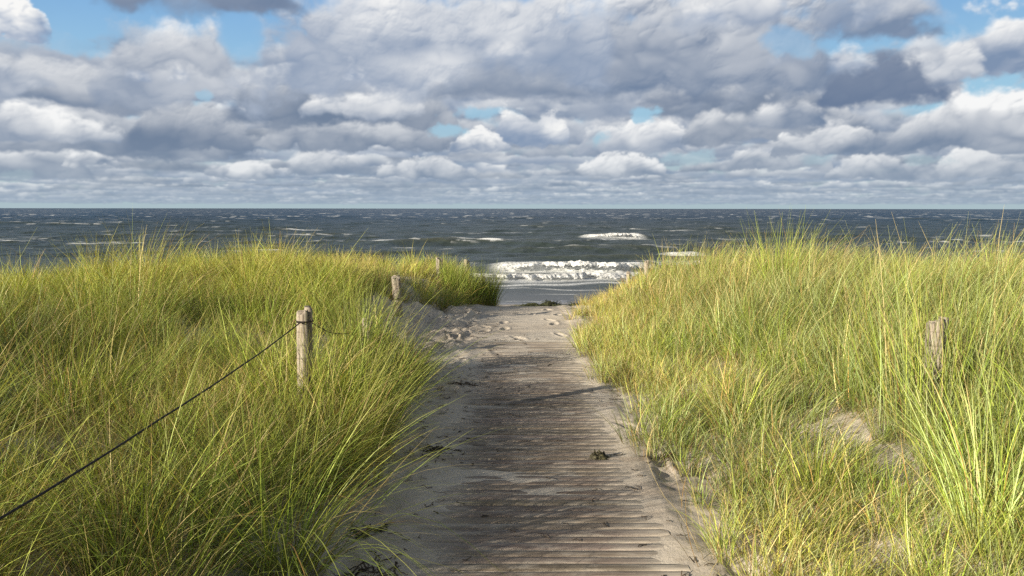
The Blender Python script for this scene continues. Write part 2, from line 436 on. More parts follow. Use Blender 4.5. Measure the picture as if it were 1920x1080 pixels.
while y < 9.6:
    wd = rng.uniform(.066, .076); gap_ = rng.uniform(.007, .012)
    x0 = PATH_X-.64+rng.uniform(-.015, .015); x1 = PATH_X+.64+rng.uniform(-.015, .015)
    zt = float(path_base(y))+rng.uniform(-.002, .003); tilt = rng.uniform(-.0025, .0025); yaw = rng.uniform(-.006, .006); cr = rng.uniform(0, .003)
    tint = rng.uniform(.7, 1.2)*np.array([1, rng.uniform(.93, 1.0), rng.uniform(.86, 1.0)])
    prof = [(-.5, -.03), (-.5, -.004), (-.46, 0), (-.2, cr), (.2, cr), (.46, 0), (.5, -.004), (.5, -.03)]
    xx = np.linspace(x0, x1, NX)
    wob = .003*np.sin(xx*3+rng.uniform(0, 6))
    for (py, pz) in prof:
        V.append(np.stack([xx, y+wd*.5+py*wd+yaw*(xx-PATH_X)+wob*.6, zt+pz+tilt*(xx-PATH_X)+wob*.3], -1))
    q = grid_quads(len(prof), NX)[:, ::-1]+nv
    Q.append(q); K.append(np.tile(tint, (len(prof)*NX, 1))); nv += len(prof)*NX
    y += wd+gap_
bw = empty('boardwalk', (0, 0, 0))
tag(bw, 'narrow boardwalk of grey brown cross planks half buried in drifted sand between the dunes', 'boardwalk')
mesh_np('decking', np.concatenate(V), np.concatenate(Q), mat_plank(), bw, smooth=False, cols=np.concatenate(K))
# ---------------------------------------------------------------- sea
def wave_set(seed=3):
    r = np.random.RandomState(seed); out = []
    for lam, amp, spread in ((26, .13, .18), (19, .13, .22), (14, .11, .3), (11, .09, .35), (8.2, .075, .4), (6.3, .06, .5), (5, .05, .6), (3.9, .04, .7), (3.1, .034, .8), (2.4, .028, .9), (1.9, .022, 1.0), (1.5, .018, 1.1), (1.15, .014, 1.2), (.9, .010, 1.2)):
        for k in range(3):
            th = -math.pi/2+.25+r.normal()*spread*.8
            L = lam*r.uniform(.85, 1.18); out.append((2*math.pi/L, th, amp*.62*r.uniform(.7, 1.2), r.uniform(0, 6.28), L))
    return out
WAVES = wave_set()
def sea_h(x, y, sp=None, calm=True):
    z = np.zeros_like(x); 
    for k, th, a, ph, L in WAVES:
        f = 1.0 if sp is None else np.clip((L/sp-2.2)/2.5, 0, 1)
        p = k*(x*math.cos(th)+y*math.sin(th))+ph+.5*np.sin(x*.05+ph)+.4*np.sin(y*.043-x*.021)
        z = z+a*f*(np.exp(np.sin(p)*.9)-1.2)*.85
    if calm:
        z = z*(.05+.25*sstep(40, 47, y)+.7*sstep(50, 75, y))
    return z
# breakers: (x0, x1, y of the crest line, height, foam depth towards the shore)
BREAKERS = [
    ('broad white breaker rolling in nearest the shore behind the seaweed', -1.2, 9.3, 53.2, .62, 2.0, 1.0, 3),
    ('small white breaker far out, a single bright crest on dark water', 9.3, 17.6, 108.5, .80, 2.6, 1.0, 9),
    ('short breaker showing just left of the right dune grass', 12.2, 15.6, 66.0, .55, 1.6, 1.0, 14),
]
WB = ('', -9.0, 10.8, 48.0, .30, 4.0, 1.0, 5)
def ridge_y(b, x): return b[3]+.55*np.sin(x*.35+b[7])+.25*np.sin(x*.9+b[7]*2)
def ridge_w(b, x): return sstep(b[1]-1.5, b[1]+1.2, x)*sstep(b[2]+1.8, b[2]-1.0, x)
def ridge_h(x, y):
    z = np.zeros_like(x)
    for b in BREAKERS:
        dy = y-ridge_y(b, x); prof = np.where(dy < 0, np.exp(-(dy/.75)**2), np.exp(-(dy/2.6)**2))
        wide = sstep(b[1]-9, b[1]+1.2, x)*sstep(b[2]+9, b[2]-1.0, x)
        z = z+b[4]*.8*prof*(.35*wide+.65*ridge_w(b, x))
    # long green swell faces
    for (x0, y0, lx, ly, a) in ((6, 62, 9, 2.4, .35), (-14, 70, 12, 3, .3), (22, 84, 12, 3.2, .4), (-4, 92, 16, 4, .3), (34, 120, 18, 5, .4), (-34, 110, 22, 5, .35)):
        dy = y-y0-.06*(x-x0)+.5*np.sin(x*.3)
        z = z+a*np.exp(-((x-x0)/lx)**2)*np.where(dy < 0, np.exp(-(dy/(ly*.45))**2), np.exp(-(dy/ly)**2))
    return z
rows = [29.5]
while rows[-1] < 26000: rows.append(rows[-1]+max(.10, rows[-1]*(.0042 if rows[-1] < 400 else .009)))
rows = np.array(rows); TX = np.concatenate([-np.linspace(2.2, .92, 24)[:-1], np.linspace(-.92, .92, 820), np.linspace(.92, 2.2, 24)[1:]])
sy = np.repeat(rows[:, None], len(TX), 1); sx = sy*TX[None]
sp = np.maximum(sy*(1.84/820), np.gradient(rows)[:, None]*.9)
sh = sea_h(sx, sy, sp)+ridge_h(sx, sy)
# foam: streaks, whitecaps on crests, wash behind the breakers
def foam_mask(x, y, h):
    st = fbm(x*.35, y*1.5, 5, 201, .6)
    holes = billow(x*1.6, y*2.2, 4, 207)
    f = np.zeros_like(x)
    capn = fbm(x*.045, y*.16, 4, 211); cap2 = fbm(x*.35, y*1.1, 4, 213)
    crest = sstep(.14, .42, h)
    f = f+crest*sstep(.69, .76, cap2+.25*(capn-.5))*sstep(60, 90, y)*.8
    far = sstep(200, 420, y)
    f = np.maximum(f, far*sstep(.73, .77, fbm(x*.16, y*.06, 3, 217, .6)+.08*(fbm(x*.6, y*.25, 3, 219)-.5))*.8)
    wash = [(-45, 92, 16, 5, .62), (-24, 76, 8, 3.0, .6), (17, 104, 9, 3, 1.0), (24, 101, 7, 2.5, .9), (14, 58, 7, 3.5, .9), (3, 57.5, 9, 2.4, .55), (-66, 100, 14, 5, .7), (-36, 140, 8, 3, 1.0), (-4, 108, 12, 3, .75), (-11, 84, 9, 4, .6), (60, 98, 18, 6, .95), (95, 104, 22, 6, .95), (-9, 64, 10, 3, .5), (40, 74, 16, 5, .8), (33, 148, 5, 2, .9), (-2, 92, 3, 1.2, .9), (-85, 88, 16, 5, .9), (12, 74, 6, 2, .4)]
    for (x0, y0, lx, ly, a) in wash:
        e = np.exp(-((x-x0)/lx)**2-((y-y0)/ly)**2)*a
        f = np.maximum(f, sstep(.62, .80, e*.55+st*.62+.12*(holes-.4)))
    # swash lines in the shallow water
    for (y0, x0, x1, wdt) in ((39.8, -6, 3, .20), (37.2, 3.5, 12, .16), (42.4, -12, 12, .45), (34.6, -9, 12, .10)):
        yy = y0+.7*np.sin(x*.45+y0)+.25*np.sin(x*1.7)
        f = np.maximum(f, np.exp(-((y-yy)/wdt)**2)*sstep(x0-3, x0, x)*sstep(x1+3, x1, x)*sstep(.38, .60, st)*.9)
    for b in BREAKERS+[WB]:
        ry = ridge_y(b, x); e = sstep(ry-b[5]-1.3, ry-b[5]+.3, y)*sstep(ry+1.2, ry+.1, y)*sstep(b[1]-.8, b[1]+.8, x)*sstep(b[2]+.8, b[2]-.8, x)
        f = np.maximum(f, e*(.55+.6*holes))
    return np.clip(f, 0, 1)
fm = foam_mask(sx, sy, sh)
thin = sstep(45, 33.5, sy)
def mat_sea():
    m, t = new_mat('sea_water')
    co = t.node('ShaderNodeTexCoord').outputs['Object']
    sepc = t.node('ShaderNodeSeparateXYZ', ins={0: co})
    fo = t.node('ShaderNodeAttribute', attribute_name='foam').outputs['Fac']
    th = t.node('ShaderNodeAttribute', attribute_name='shallow').outputs['Fac']
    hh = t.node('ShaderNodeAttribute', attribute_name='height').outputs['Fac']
    st = t.node('ShaderNodeMapping', ins={0: co, 3: (.7, 1.3, 1)}).outputs[0]
    n1 = t.noise(st, 1.7, 6, .62); n2 = t.noise(st, .10, 4)
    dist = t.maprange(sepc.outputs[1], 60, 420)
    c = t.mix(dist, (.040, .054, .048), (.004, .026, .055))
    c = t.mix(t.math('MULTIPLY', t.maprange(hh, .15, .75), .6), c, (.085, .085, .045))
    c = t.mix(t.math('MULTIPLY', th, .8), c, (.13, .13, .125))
    n3 = t.noise(st, .45, 3)
    bumpd = t.math('ADD', t.math('MULTIPLY', n1, .8), t.math('MULTIPLY', n3, 1.6))
    amp = t.math('SUBTRACT', 1.0, t.math('MULTIPLY', th, .93))
    b = t.node('ShaderNodeBump', ins={'Height': t.math('MULTIPLY', bumpd, amp), 'Strength': 1.0, 'Distance': .17})
    p = t.node('ShaderNodeBsdfPrincipled', ins={'Base Color': c, 'Roughness': .36, 'IOR': 1.33, 'Normal': b.outputs[0]})
    p.inputs['Specular IOR Level'].default_value = .34
    ff = t.math('MULTIPLY', fo, t.maprange(t.noise(st, 9, 3, .6), .30, .55))
    ff = t.math('MAXIMUM', ff, t.maprange(fo, .75, 1.0))
    fb = t.node('ShaderNodeBump', ins={'Height': t.noise(co, 12, 4), 'Strength': .6, 'Distance': .08})
    d = t.node('ShaderNodeBsdfDiffuse', ins={0: (.80, .82, .82, 1), 'Normal': fb.outputs[0]})
    mx = t.node('ShaderNodeMixShader', ins={0: ff, 1: p.outputs[0], 2: d.outputs[0]})
    t.node('ShaderNodeOutputMaterial', ins={0: mx.outputs[0]})
    return m
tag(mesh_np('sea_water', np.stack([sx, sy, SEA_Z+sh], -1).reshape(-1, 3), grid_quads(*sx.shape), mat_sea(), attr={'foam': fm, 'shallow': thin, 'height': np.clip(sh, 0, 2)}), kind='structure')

def mat_foam():
    m, t = new_mat('sea_foam')
    co = t.node('ShaderNodeTexCoord').outputs['Object']
    n = t.noise(co, 3.2, 6, .65); n2 = t.noise(co, 16, 4)
    c = t.mix(t.maprange(n, .33, .58), (.70, .72, .72), (.90, .90, .88))
    bb = t.node('ShaderNodeBump', ins={'Height': t.math('ADD', n, t.math('MULTIPLY', n2, .4)), 'Strength': .6, 'Distance': .10})
    dd = t.node('ShaderNodeBsdfDiffuse', ins={0: c, 'Normal': bb.outputs[0]}); tl = t.node('ShaderNodeBsdfTranslucent', ins={0: c})
    mx = t.node('ShaderNodeMixShader', ins={0: .35, 1: dd.outputs[0], 2: tl.outputs[0]})
    # lacy rim: foam thins out where the roll meets the water
    rim = t.node('ShaderNodeAttribute', attribute_name='rim').outputs['Fac']
    holes = t.maprange(t.math('ADD', t.math('MULTIPLY', t.noise(co, 4.5, 5, .65), 1.0), t.math('MULTIPLY', rim, -.42)), .24, .32)
    tp = t.node('ShaderNodeBsdfTransparent')
    m2 = t.node('ShaderNodeMixShader', ins={0: holes, 1: tp.outputs[0], 2: mx.outputs[0]})
    t.node('ShaderNodeOutputMaterial', ins={0: m2.outputs[0]})
    return m
M_FOAM = mat_foam()
def foam_roller(name, label, b, drop, back, seed, rag=.5):
    """a lumpy tumbling roll of foam lying over the front face of a breaking crest"""
    x0, x1 = b[1], b[2]; nx = int((x1-x0)/.045); xx = np.linspace(x0, x1, nx)
    ns = 40; s = np.linspace(0, 1, ns)[:, None]
    wv = np.power(np.clip(np.minimum((xx-x0)/2.6, (x1-xx)/2.2), 0, 1), .7)*(.72+.56*fbm(xx*.7, xx*0+seed, 3, seed))
    ang = -.15+s*(math.pi*.98)
    cy = ridge_y(b, xx)-.15
    yy = cy+back-(back+b[5])*s+0*xx
    zz = (SEA_Z+b[4]*wv*np.power(np.clip(np.sin(ang), 0, 1), .75)*(1-.25*s)-.02)
    X3 = np.repeat(xx[None], ns, 0)
    env = np.clip(np.sin(ang), 0, 1)**.5
    al_ = s*(b[5]+b[4]+.4); n = billow(X3*1.9+al_*.5, al_*2.2-X3*.3, 5, seed+3, .62)-.4; n2 = fbm(X3*8, al_*8, 3, seed+5)-.5
    zz = zz+wv*env*(n*.26*b[4]+n2*.09)
    yy = yy-wv*env*(n*.16+n2*.08)
    rg = (fbm(X3*.9, s*0+3, 5, seed+7, .62)-.5)*rag*2
    yy = yy+rg*s*b[5]
    zz = np.where(wv[None] < .08, SEA_Z-.3, zz)
    o = mesh_np(name, np.stack([X3, yy, zz], -1).reshape(-1, 3), grid_quads(ns, nx), M_FOAM, attr={'rim': np.maximum(sstep(.62, 1, s)+sstep(.12, 0, s)+0*X3, sstep(.75, .2, wv)[None]+0*X3)})
    tag(o, label, 'wave', 'breaking waves off the beach')
    return o
for i, b in enumerate(BREAKERS):
    foam_roller('breaking_wave', b[0], b, 0, .25, 31+i*7)
# spent whitewater in front of the first breaker
foam_roller('breaking_wave', 'low wide band of white foam sliding up the beach in front of the breakers', WB, 0, .5, 77, .8)
foam_roller('breaking_wave', 'low foam line half hidden by the right dune grass', ('', 12.6, 19.0, 58.6, .3, 1.6, 1.0, 8), 0, .4, 93, .8)
# ---------------------------------------------------------------- marram grass
def mat_grass():
    m, t = new_mat('marram_blade')
    a = t.node('ShaderNodeAttribute', attribute_name='tint').outputs[0]
    p = t.node('ShaderNodeBsdfPrincipled', ins={'Base Color': a, 'Roughness': .5}); p.inputs['Specular IOR Level'].default_value = .35
    tr = t.node('ShaderNodeBsdfTranslucent', ins={0: t.mix(1.0, a, (1.2, 1.15, .5), 'MULTIPLY')})
    mx = t.node('ShaderNodeMixShader', ins={0: .26, 1: p.outputs[0], 2: tr.outputs[0]})
    t.node('ShaderNodeOutputMaterial', ins={0: mx.outputs[0]})
    return m
M_GRASS = mat_grass()
PAL = np.array([[.125, .185, .028], [.255, .375, .048], [.430, .490, .085], [.520, .450, .110], [.56, .45, .21], [.40, .24, .08], [.31, .39, .19]])
def blades(root, phi, th0, bend, L, w, k, wind, tint, rng, tipw=.15):
    """root (N,3); tint (N,3,3): base, middle, tip colours -> verts, quads, cols"""
    N = len(root); s = np.linspace(0, 1, k)
    th = th0[:, None]+bend[:, None]*s[None]**1.35                # angle from the vertical
    th = np.minimum(th, 2.35)
    dxy = np.sin(th)
    dx = dxy*np.cos(phi)[:, None]; dy = dxy*np.sin(phi)[:, None]; dz = np.cos(th)
    dx = dx+wind[:, :1]*s[None]; dy = dy+wind[:, 1:2]*s[None]
    ln = np.sqrt(dx*dx+dy*dy+dz*dz); dx /= ln; dy /= ln; dz /= ln
    st = (L/(k-1))[:, None]
    px = root[:, :1]+np.concatenate([np.zeros((N, 1)), np.cumsum((dx[:, 1:]+dx[:, :-1])*.5*st, 1)], 1)
    py = root[:, 1:2]+np.concatenate([np.zeros((N, 1)), np.cumsum((dy[:, 1:]+dy[:, :-1])*.5*st, 1)], 1)
    pz = root[:, 2:3]+np.concatenate([np.zeros((N, 1)), np.cumsum((dz[:, 1:]+dz[:, :-1])*.5*st, 1)], 1)
    ta = phi+math.pi/2+rng.normal(0, .7, N)
    wx = np.cos(ta)[:, None]; wy = np.sin(ta)[:, None]
    ww = (w[:, None]*.5)*(tipw+(1-tipw)*np.power(1-s[None], .65))*(.75+.25*np.sin(np.minimum(s[None]*3, 1.57)))
    A = np.stack([px-wx*ww, py-wy*ww, pz], -1); B = np.stack([px+wx*ww, py+wy*ww, pz], -1)
    v = np.stack([A, B], 2).reshape(N, 2*k, 3)
    b = (np.arange(N)*2*k)[:, None]; j = np.arange(k-1)[None]*2
    q = np.stack([b+j, b+j+1, b+j+3, b+j+2], -1).reshape(-1, 4)
    f = s[None, :, None]
    c = np.where(f < .35, tint[:, 0:1]*(1-f/.35)+tint[:, 1:2]*(f/.35), tint[:, 1:2]*(1-(f-.35)/.65)+tint[:, 2:3]*((f-.35)/.65))
    c = np.repeat(c, 2, 1)
    return v.reshape(-1, 3), q, c.reshape(-1, 3)
def make_tints(n, rng, warm, dry=.12, pale=0.0):
    """warm in 0..1 per blade: green -> straw"""
    t = np.clip(warm+rng.normal(0, .22, n), 0, 1)*3.0
    i = np.minimum(t.astype(int), 2); f = (t-i)[:, None]
    mid = PAL[i]*(1-f)+PAL[i+1]*f
    p = rng.rand(n)
    mid = np.where((p < dry)[:, None], PAL[4]*rng.uniform(.7, 1.1, (n, 1)), mid)
    mid = np.where(((p > 1-dry*.32))[:, None], PAL[5]*rng.uniform(.8, 1.3, (n, 1)), mid)
    pp = (rng.rand(n) < pale)[:, None]
    mid = np.where(pp, mid*.35+PAL[6]*.9, mid)
    mid = mid*np.exp(rng.normal(-.05, .28, (n, 1)))
    base = mid*.35+np.array([.20, .15, .085])*.65
    tip = mid*.62+np.array([.44, .38, .13])*.38
    return np.stack([base, mid, tip], 1)

def tufts(P, rng, nb, rad, Lm, warm, fan=.55, wind=(.28, .06), wmul=1.0, dry=.12, pale=0.0, lean=None, near=None):
    """P (M,2) tuft centres, nb blades per tuft, Lm (M,) length"""
    M = len(P)
    cnt = np.maximum(3, (nb*rng.uniform(.6, 1.4, M)).astype(int)) if np.isscalar(nb) else np.maximum(3, (nb*rng.uniform(.6, 1.4, M)).astype(int))
    idx = np.repeat(np.arange(M), cnt); N = len(idx)
    r = np.sqrt(rng.rand(N))*rad*rng.uniform(.6, 1.3, M)[idx]; a = rng.uniform(0, 2*math.pi, N)
    x = P[idx, 0]+r*np.cos(a); y = P[idx, 1]+r*np.sin(a)
    z = ground(x, y)-.015
    L = Lm[idx]*np.clip(rng.normal(.92, .20, N), .3, 1.25)
    phi = a+rng.normal(0, .8, N)
    th0 = np.abs(rng.normal(.10, .12, N))+fan*.45*(r/rad)
    bend = np.abs(rng.normal(fan, fan*.75, N))
    tw = rng.normal(0, .20, (M, 2))[idx]
    gust = .6+.8*fbm(x*.35, y*.35, 3, 301)
    W = np.stack([(wind[0]*gust+rng.normal(0, .20, N)), (wind[1]+rng.normal(0, .18, N))], -1)+tw
    if lean is not None: W = W+lean[idx]
    tints = make_tints(N, rng, (warm+rng.normal(0, .13, M))[idx], dry, pale)*np.exp(rng.normal(0, .16, M))[idx][:, None, None]
    d = np.sqrt(x*x+y*y)
    w = .0042*rng.uniform(.7, 1.35, N)*wmul*(1+np.clip(d-4, 0, 20)*.065)
    root = np.stack([x, y, z], -1)
    return root, phi, th0, bend, L, w, W, tints, d
def clumps(x, y, cell=.62, seed=5):
    """marram grows in crowns: nearest crown centre of a jittered lattice -> offset, distance (0 centre .. 1 rim), crown id noise"""
    cx = np.floor(x/cell).astype(np.int64); cy = np.floor(y/cell).astype(np.int64)
    best = np.full(x.shape, 9e9); ox = np.zeros_like(x); oy = np.zeros_like(x); cid = np.zeros_like(x)
    for i in (-1, 0, 1):
        for j in (-1, 0, 1):
            hx = _hash(cx+i, cy+j, seed); hy = _hash(cx+i, cy+j, seed+1)
            dx = x-(cx+i+.15+.7*hx)*cell; dy = y-(cy+j+.15+.7*hy)*cell; d2 = dx*dx+dy*dy
            m = d2 < best; best = np.where(m, d2, best); ox = np.where(m, dx, ox); oy = np.where(m, dy, oy); cid = np.where(m, _hash(cx+i, cy+j, seed+2), cid)
    return ox, oy, np.clip(np.sqrt(best)/(cell*.62), 0, 1.2), cid
class Acc:
    def __init__(s): s.v = []; s.q = []; s.c = []; s.n = 0
    def add(s, root, phi, th0, bend, L, w, W, tints, d, rng):
        for lo, hi, k in ((-1, 3.6, 9), (3.6, 7.5, 6), (7.5, 100, 4)):
            m = (d >= lo) & (d < hi)
            if m.any():
                v, q, c = blades(root[m], phi[m], th0[m], bend[m], L[m], w[m], k, W[m], tints[m], rng)
                s.v.append(v); s.q.append(q+s.n); s.c.append(c); s.n += len(v)
    def build(s, name, parent=None, loc=None):
        v = np.concatenate(s.v)
        if loc is not None: v = v-np.array(loc)
        return mesh_np(name, v, np.concatenate(s.q), M_GRASS, parent, smooth=False, cols=np.concatenate(s.c), loc=loc)

def scatter(x0, x1, y0, y1, step, rng):
    nx = int((x1-x0)/step); ny = int((y1-y0)/step)
    X, Y = np.meshgrid(np.arange(nx), np.arange(ny))
    return np.stack([x0+(X.ravel()+rng.rand(nx*ny))*step, y0+(Y.ravel()+rng.rand(nx*ny))*step], -1)
def warmth(x, y): return fbm(x*.55+3, y*.55, 4, 311)
def thin_out(P, rng, dens):
    return P[rng.rand(len(P)) < dens]
SC = 1.0
# ---- left dune
def left_grass():
    rng = np.random.RandomState(21); acc = Acc()
    zones = [(-14, -.6, -2.5, 1.2, .20, 22), (-6, -.5, 1.2, 5, .14, 36), (-9, -.5, 5, 9, .165, 38), (-14, -.4, 9, 14, .20, 40), (-20, -.2, 14, 20.5, .27, 40)]
    for x0, x1, y0, y1, st, nb in zones:
        P = scatter(x0, x1, y0, y1, st, rng); x, y = P.T
        dl = toe_left(y)-x
        edge = .42+.12*np.sin(y*2.3)+.25*sstep(3.2, 2.2, y)*(y > 0)+.80*sstep(8.7, 9.6, y)*sstep(12.6, 11.8, y)-.25*sstep(13, 15, y)-.12*np.exp(-((y-7.2)/1.2)**2)
        bare = fbm(x*.7+9, y*.7, 4, 321)
        dens = sstep(edge-.1, edge+.15, dl)*np.clip(1.25-sstep(.50, .62, bare)*.95, 0, 1)
        dens *= 1-.55*sstep(11, 14, y)*sstep(-3.5, -6, x)
        dens *= (np.abs(x) < .80*np.maximum(y, 0)+3.4)
        dens *= (x*x+y*y > .95**2)*((x < -1.25) | (y > 1.6))
        dens *= sstep(20.5, 18.5, y-.3*np.sin(x*1.3))
        P = thin_out(P, rng, dens); x, y = P.T
        dl = toe_left(y)-x
        Lm = (.78+.42*(fbm(x*.9, y*.9, 3, 331)-.5)*2)*(.85+.15*sstep(.3, 1.0, dl))*(1+.12*sstep(5, 3.5, y))*(1-.26*sstep(9, 14, y))*(1-.30*sstep(5.4, 7, y)*sstep(10, 9, y)*sstep(2.2, 1.2, dl))*(1-.27*sstep(12, 13, y)*sstep(2.2, 1.2, dl))*(.82+.36*fbm(x*2.6, y*2.6, 2, 361))
        wm = .16+1.3*(warmth(x, y)-.5)+.50*sstep(6, 15, y)
        dr_ = .10+.05*sstep(12, 6, y).mean()
        lean = np.stack([.22*sstep(1.3, .4, dl)*sstep(2, 4, y), -.12*sstep(1.3, .4, dl)], -1)
        ox, oy, cd, cid = clumps(x, y, .62 if y0 < 9 else .8)
        Lm = Lm*(1.08-.38*cd**1.5)*(.88+.20*cid)*(1-.45*sstep(.54, .66, fbm(x*.9+70, y*.9, 3, 381))); wm = wm+.34*(cid-.5); lean = lean+np.stack([ox, oy], -1)*1.25
        keep = rng.rand(len(P)) < 1.15-.62*sstep(.55, 1.0, cd)
        P, Lm, wm, lean = P[keep], Lm[keep], wm[keep], lean[keep]
        g = tufts(P, rng, nb*1.25, .072 if y1 < 9 else .13, Lm, wm, fan=.92, wind=(.22, .04), dry=dr_, lean=lean)
        acc.add(*g, rng)
        if y0 == 5:                                       # bushy overhanging rim above the walk
            PR = np.stack([rng.uniform(-1.45, -.88, 46), rng.uniform(5.0, 7.8, 46)], -1)
            g = tufts(PR, rng, 62, .11, np.full(46, .56), np.full(46, .12), fan=1.15, wind=(.16, -.04), dry=.12)
            acc.add(*g, rng)
        if y0 == 14:                                      # dense dark nose of the dune by the exit
            PR = np.stack([rng.uniform(-1.25, -.42, 44), rng.uniform(14.6, 17.0, 44)], -1)
            acc.add(*tufts(PR, rng, 60, .15, np.full(44, .66), np.full(44, .10), fan=.45, wind=(.14, 0), dry=.06), rng)
        # dead thatch low down
        P2 = P[rng.rand(len(P)) < .35+.9*sstep(.52, .64, fbm(P[:, 0]*.9+70, P[:, 1]*.9, 3, 381))]
        if len(P2):
            g = tufts(P2, rng, 24, .14, np.full(len(P2), .40), np.full(len(P2), 1.0), fan=1.0, dry=.75)
            acc.add(*g, rng)
    o = acc.build('dune_grass'); tag(o, 'dense green and yellow marram grass covering the left dune', kind='stuff')
    return acc.n
# ---- right dune
def right_grass():
    rng = np.random.RandomState(22); acc = Acc()
    zones = [(1.0, 9, -1.5, 1.4, .22, 14), (.9, 5.5, 1.4, 5, .135, 38), (.8, 8, 5, 9, .16, 42), (.8, 11.5, 9, 14, .19, 42), (1.6, 14, 14, 19, .32, 30), (2.6, 12, 19, 27, .5, 30)]
    for x0, x1, y0, y1, st, nb in zones:
        P = scatter(x0, x1, y0, y1, st, rng); x, y = P.T
        dr = x-toe_right(y)
        edge = .10-.08*sstep(3.9, 6.2, y)+.15*np.sin(y*3+1)+.12*sstep(4.2, 2.8, y)
        bare = fbm(x*.8+29, y*.8, 4, 341)
        sparse = sstep(edge+1.5, edge+.3, dr)*sstep(6.0, 4.6, y)
        edge = edge+.30*sstep(12.2, 13.5, y)
        dens = sstep(edge-.1, edge+.2, dr)*np.clip(1.3-sstep(.63, .76, bare)*.8*sstep(4, 5.5, y), 0, 1)*(1-.22*sparse)
        dens *= (np.abs(x) < .78*np.maximum(y, 0)+2.2)
        dens *= (x*x+y*y > 1.5**2)*((x > 1.5) | (y > 2.4))
        P = thin_out(P, rng, dens); x, y = P.T
        dr = x-toe_right(y)
        sparse = sstep(edge.mean()+1.3, edge.mean()+.2, dr)*sstep(5.6, 4.2, y)
        Lm = (.76+.36*(fbm(x*.9, y*.9, 3, 351)-.5)*2)*(.50+.50*sstep(.1, 2.2, dr))*(1-.34*sstep(8.5, 10.5, y)*sstep(1.45, .9, dr))*(1-.22*sparse)*(1-.15*sstep(10, 14, y))*(.80+.45*fbm(x*2.3, y*2.3, 2, 371))
        wm = .14+1.2*(warmth(x+50, y)-.5)+.60*sstep(1.6, .3, dr)*sstep(4.5, 7.5, y)-.10*sstep(4, 2, y)*sstep(2, 3, x)
        lean = np.stack([-.34*sstep(1.2, .2, dr)*sstep(2.2, 3.6, y)+.18*sstep(1.5, 3, dr), 0*x], -1)
        ox, oy, cd, cid = clumps(x, y, .66 if y0 < 9 else .85, 55)
        cd = cd*(1-.7*sstep(7.5, 9, y)*sstep(2.2, 1.6, dr))
        Lm = Lm*(1.04-.40*cd**1.5)*(.86+.24*cid)*(1-.15*sstep(.56, .68, fbm(x*.9+90, y*.9, 3, 383))); wm = wm+.38*(cid-.5); lean = lean+np.stack([ox, oy], -1)*1.1+np.stack([.22*sstep(1.6, 3.2, dr), 0*x], -1)
        keep = rng.rand(len(P)) < 1.15-.62*sstep(.55, 1.0, cd)
        P, Lm, wm, lean = P[keep], Lm[keep], wm[keep], lean[keep]
        g = tufts(P, rng, nb*1.25, .072 if y1 < 9 else .13, Lm, wm, fan=.85, wind=(.42, .08), dry=.10 if y0 < 5 else (.17 if y0 < 9 else .30), pale=.30 if y0 < 9 else .15, lean=lean)
        acc.add(*g, rng)
        P2 = P[rng.rand(len(P)) < .35+.9*sstep(.52, .64, fbm(P[:, 0]*.9+90, P[:, 1]*.9, 3, 383))]
        if len(P2):
            g = tufts(P2, rng, 12, .14, np.full(len(P2), .30), np.full(len(P2), 1.0), fan=1.0, dry=.75)
            acc.add(*g, rng)
    o = acc.build('dune_grass'); tag(o, 'tall pale green marram grass bending to the right on the right dune', kind='stuff')
    return acc.n
# ---- single tussocks that stand out
def tussock(x, y, n, L, rad, fan, warm, wind, label, seed, dry=.12, lean=0, pale=0, wm=1.0):
    rng = np.random.RandomState(seed); acc = Acc()
    g = tufts(np.array([[x, y]]), rng, n, rad, np.array([L]), np.array([warm]), fan=fan, wind=wind, dry=dry, pale=pale, wmul=wm)
    acc.add(*g, rng)
    z = float(ground(np.array([x]), np.array([y]))[0])
    o = acc.build('grass_tussock', loc=(x, y, z)); tag(o, label, 'grass', 'single tussocks of marram grass')
left_grass(); right_grass()
tussock(-.98, 3.35, 420, 1.0, .19, 1.75, .30, (.30, -.12), 'big arching tussock drooping over the sand at the lower left edge of the boardwalk', 41, dry=.08, wm=1.1)
tussock(-1.12, 4.4, 320, .72, .20, 1.5, .28, (.28, -.06), 'green tussock spreading towards the planks, just beyond the big arching one', 42, dry=.12)
tussock(-.50, 15.8, 460, .80, .26, .35, .15, (.14, 0), 'dark green tuft at the very tip of the left dune against the surf', 43, dry=.06)
tussock(3.55, 10.6, 160, 1.05, .22, .30, .15, (.10, 0), 'tall dark spray of grass on the crest of the right dune', 44, dry=.05)
tussock(2.05, 3.35, 90, .80, .10, .45, .35, (.10, 0), 'upright blue green tussock in the bare sand at the lower right', 45, dry=.1, pale=.5, wm=1.2)
tussock(2.56, 4.85, 400, 1.13, .26, .25, .40, (.10, 0), 'tall tussock standing right in front of the half hidden right post', 48, dry=.12, pale=.25)
tussock(-1.42, 7.35, 420, .92, .26, .45, .15, (.15, 0), 'dark bushy tussock hiding the middle left post', 49, dry=.10)
tussock(1.62, 4.1, 110, .55, .14, .70, .45, (.05, 0), 'small loose tussock on the sand right of the boardwalk', 46, dry=.2)
tussock(1.55, 5.6, 160, .62, .16, .85, .55, (-.15, -.1), 'rusty brown tussock leaning over the right verge of the planks', 47, dry=.35)
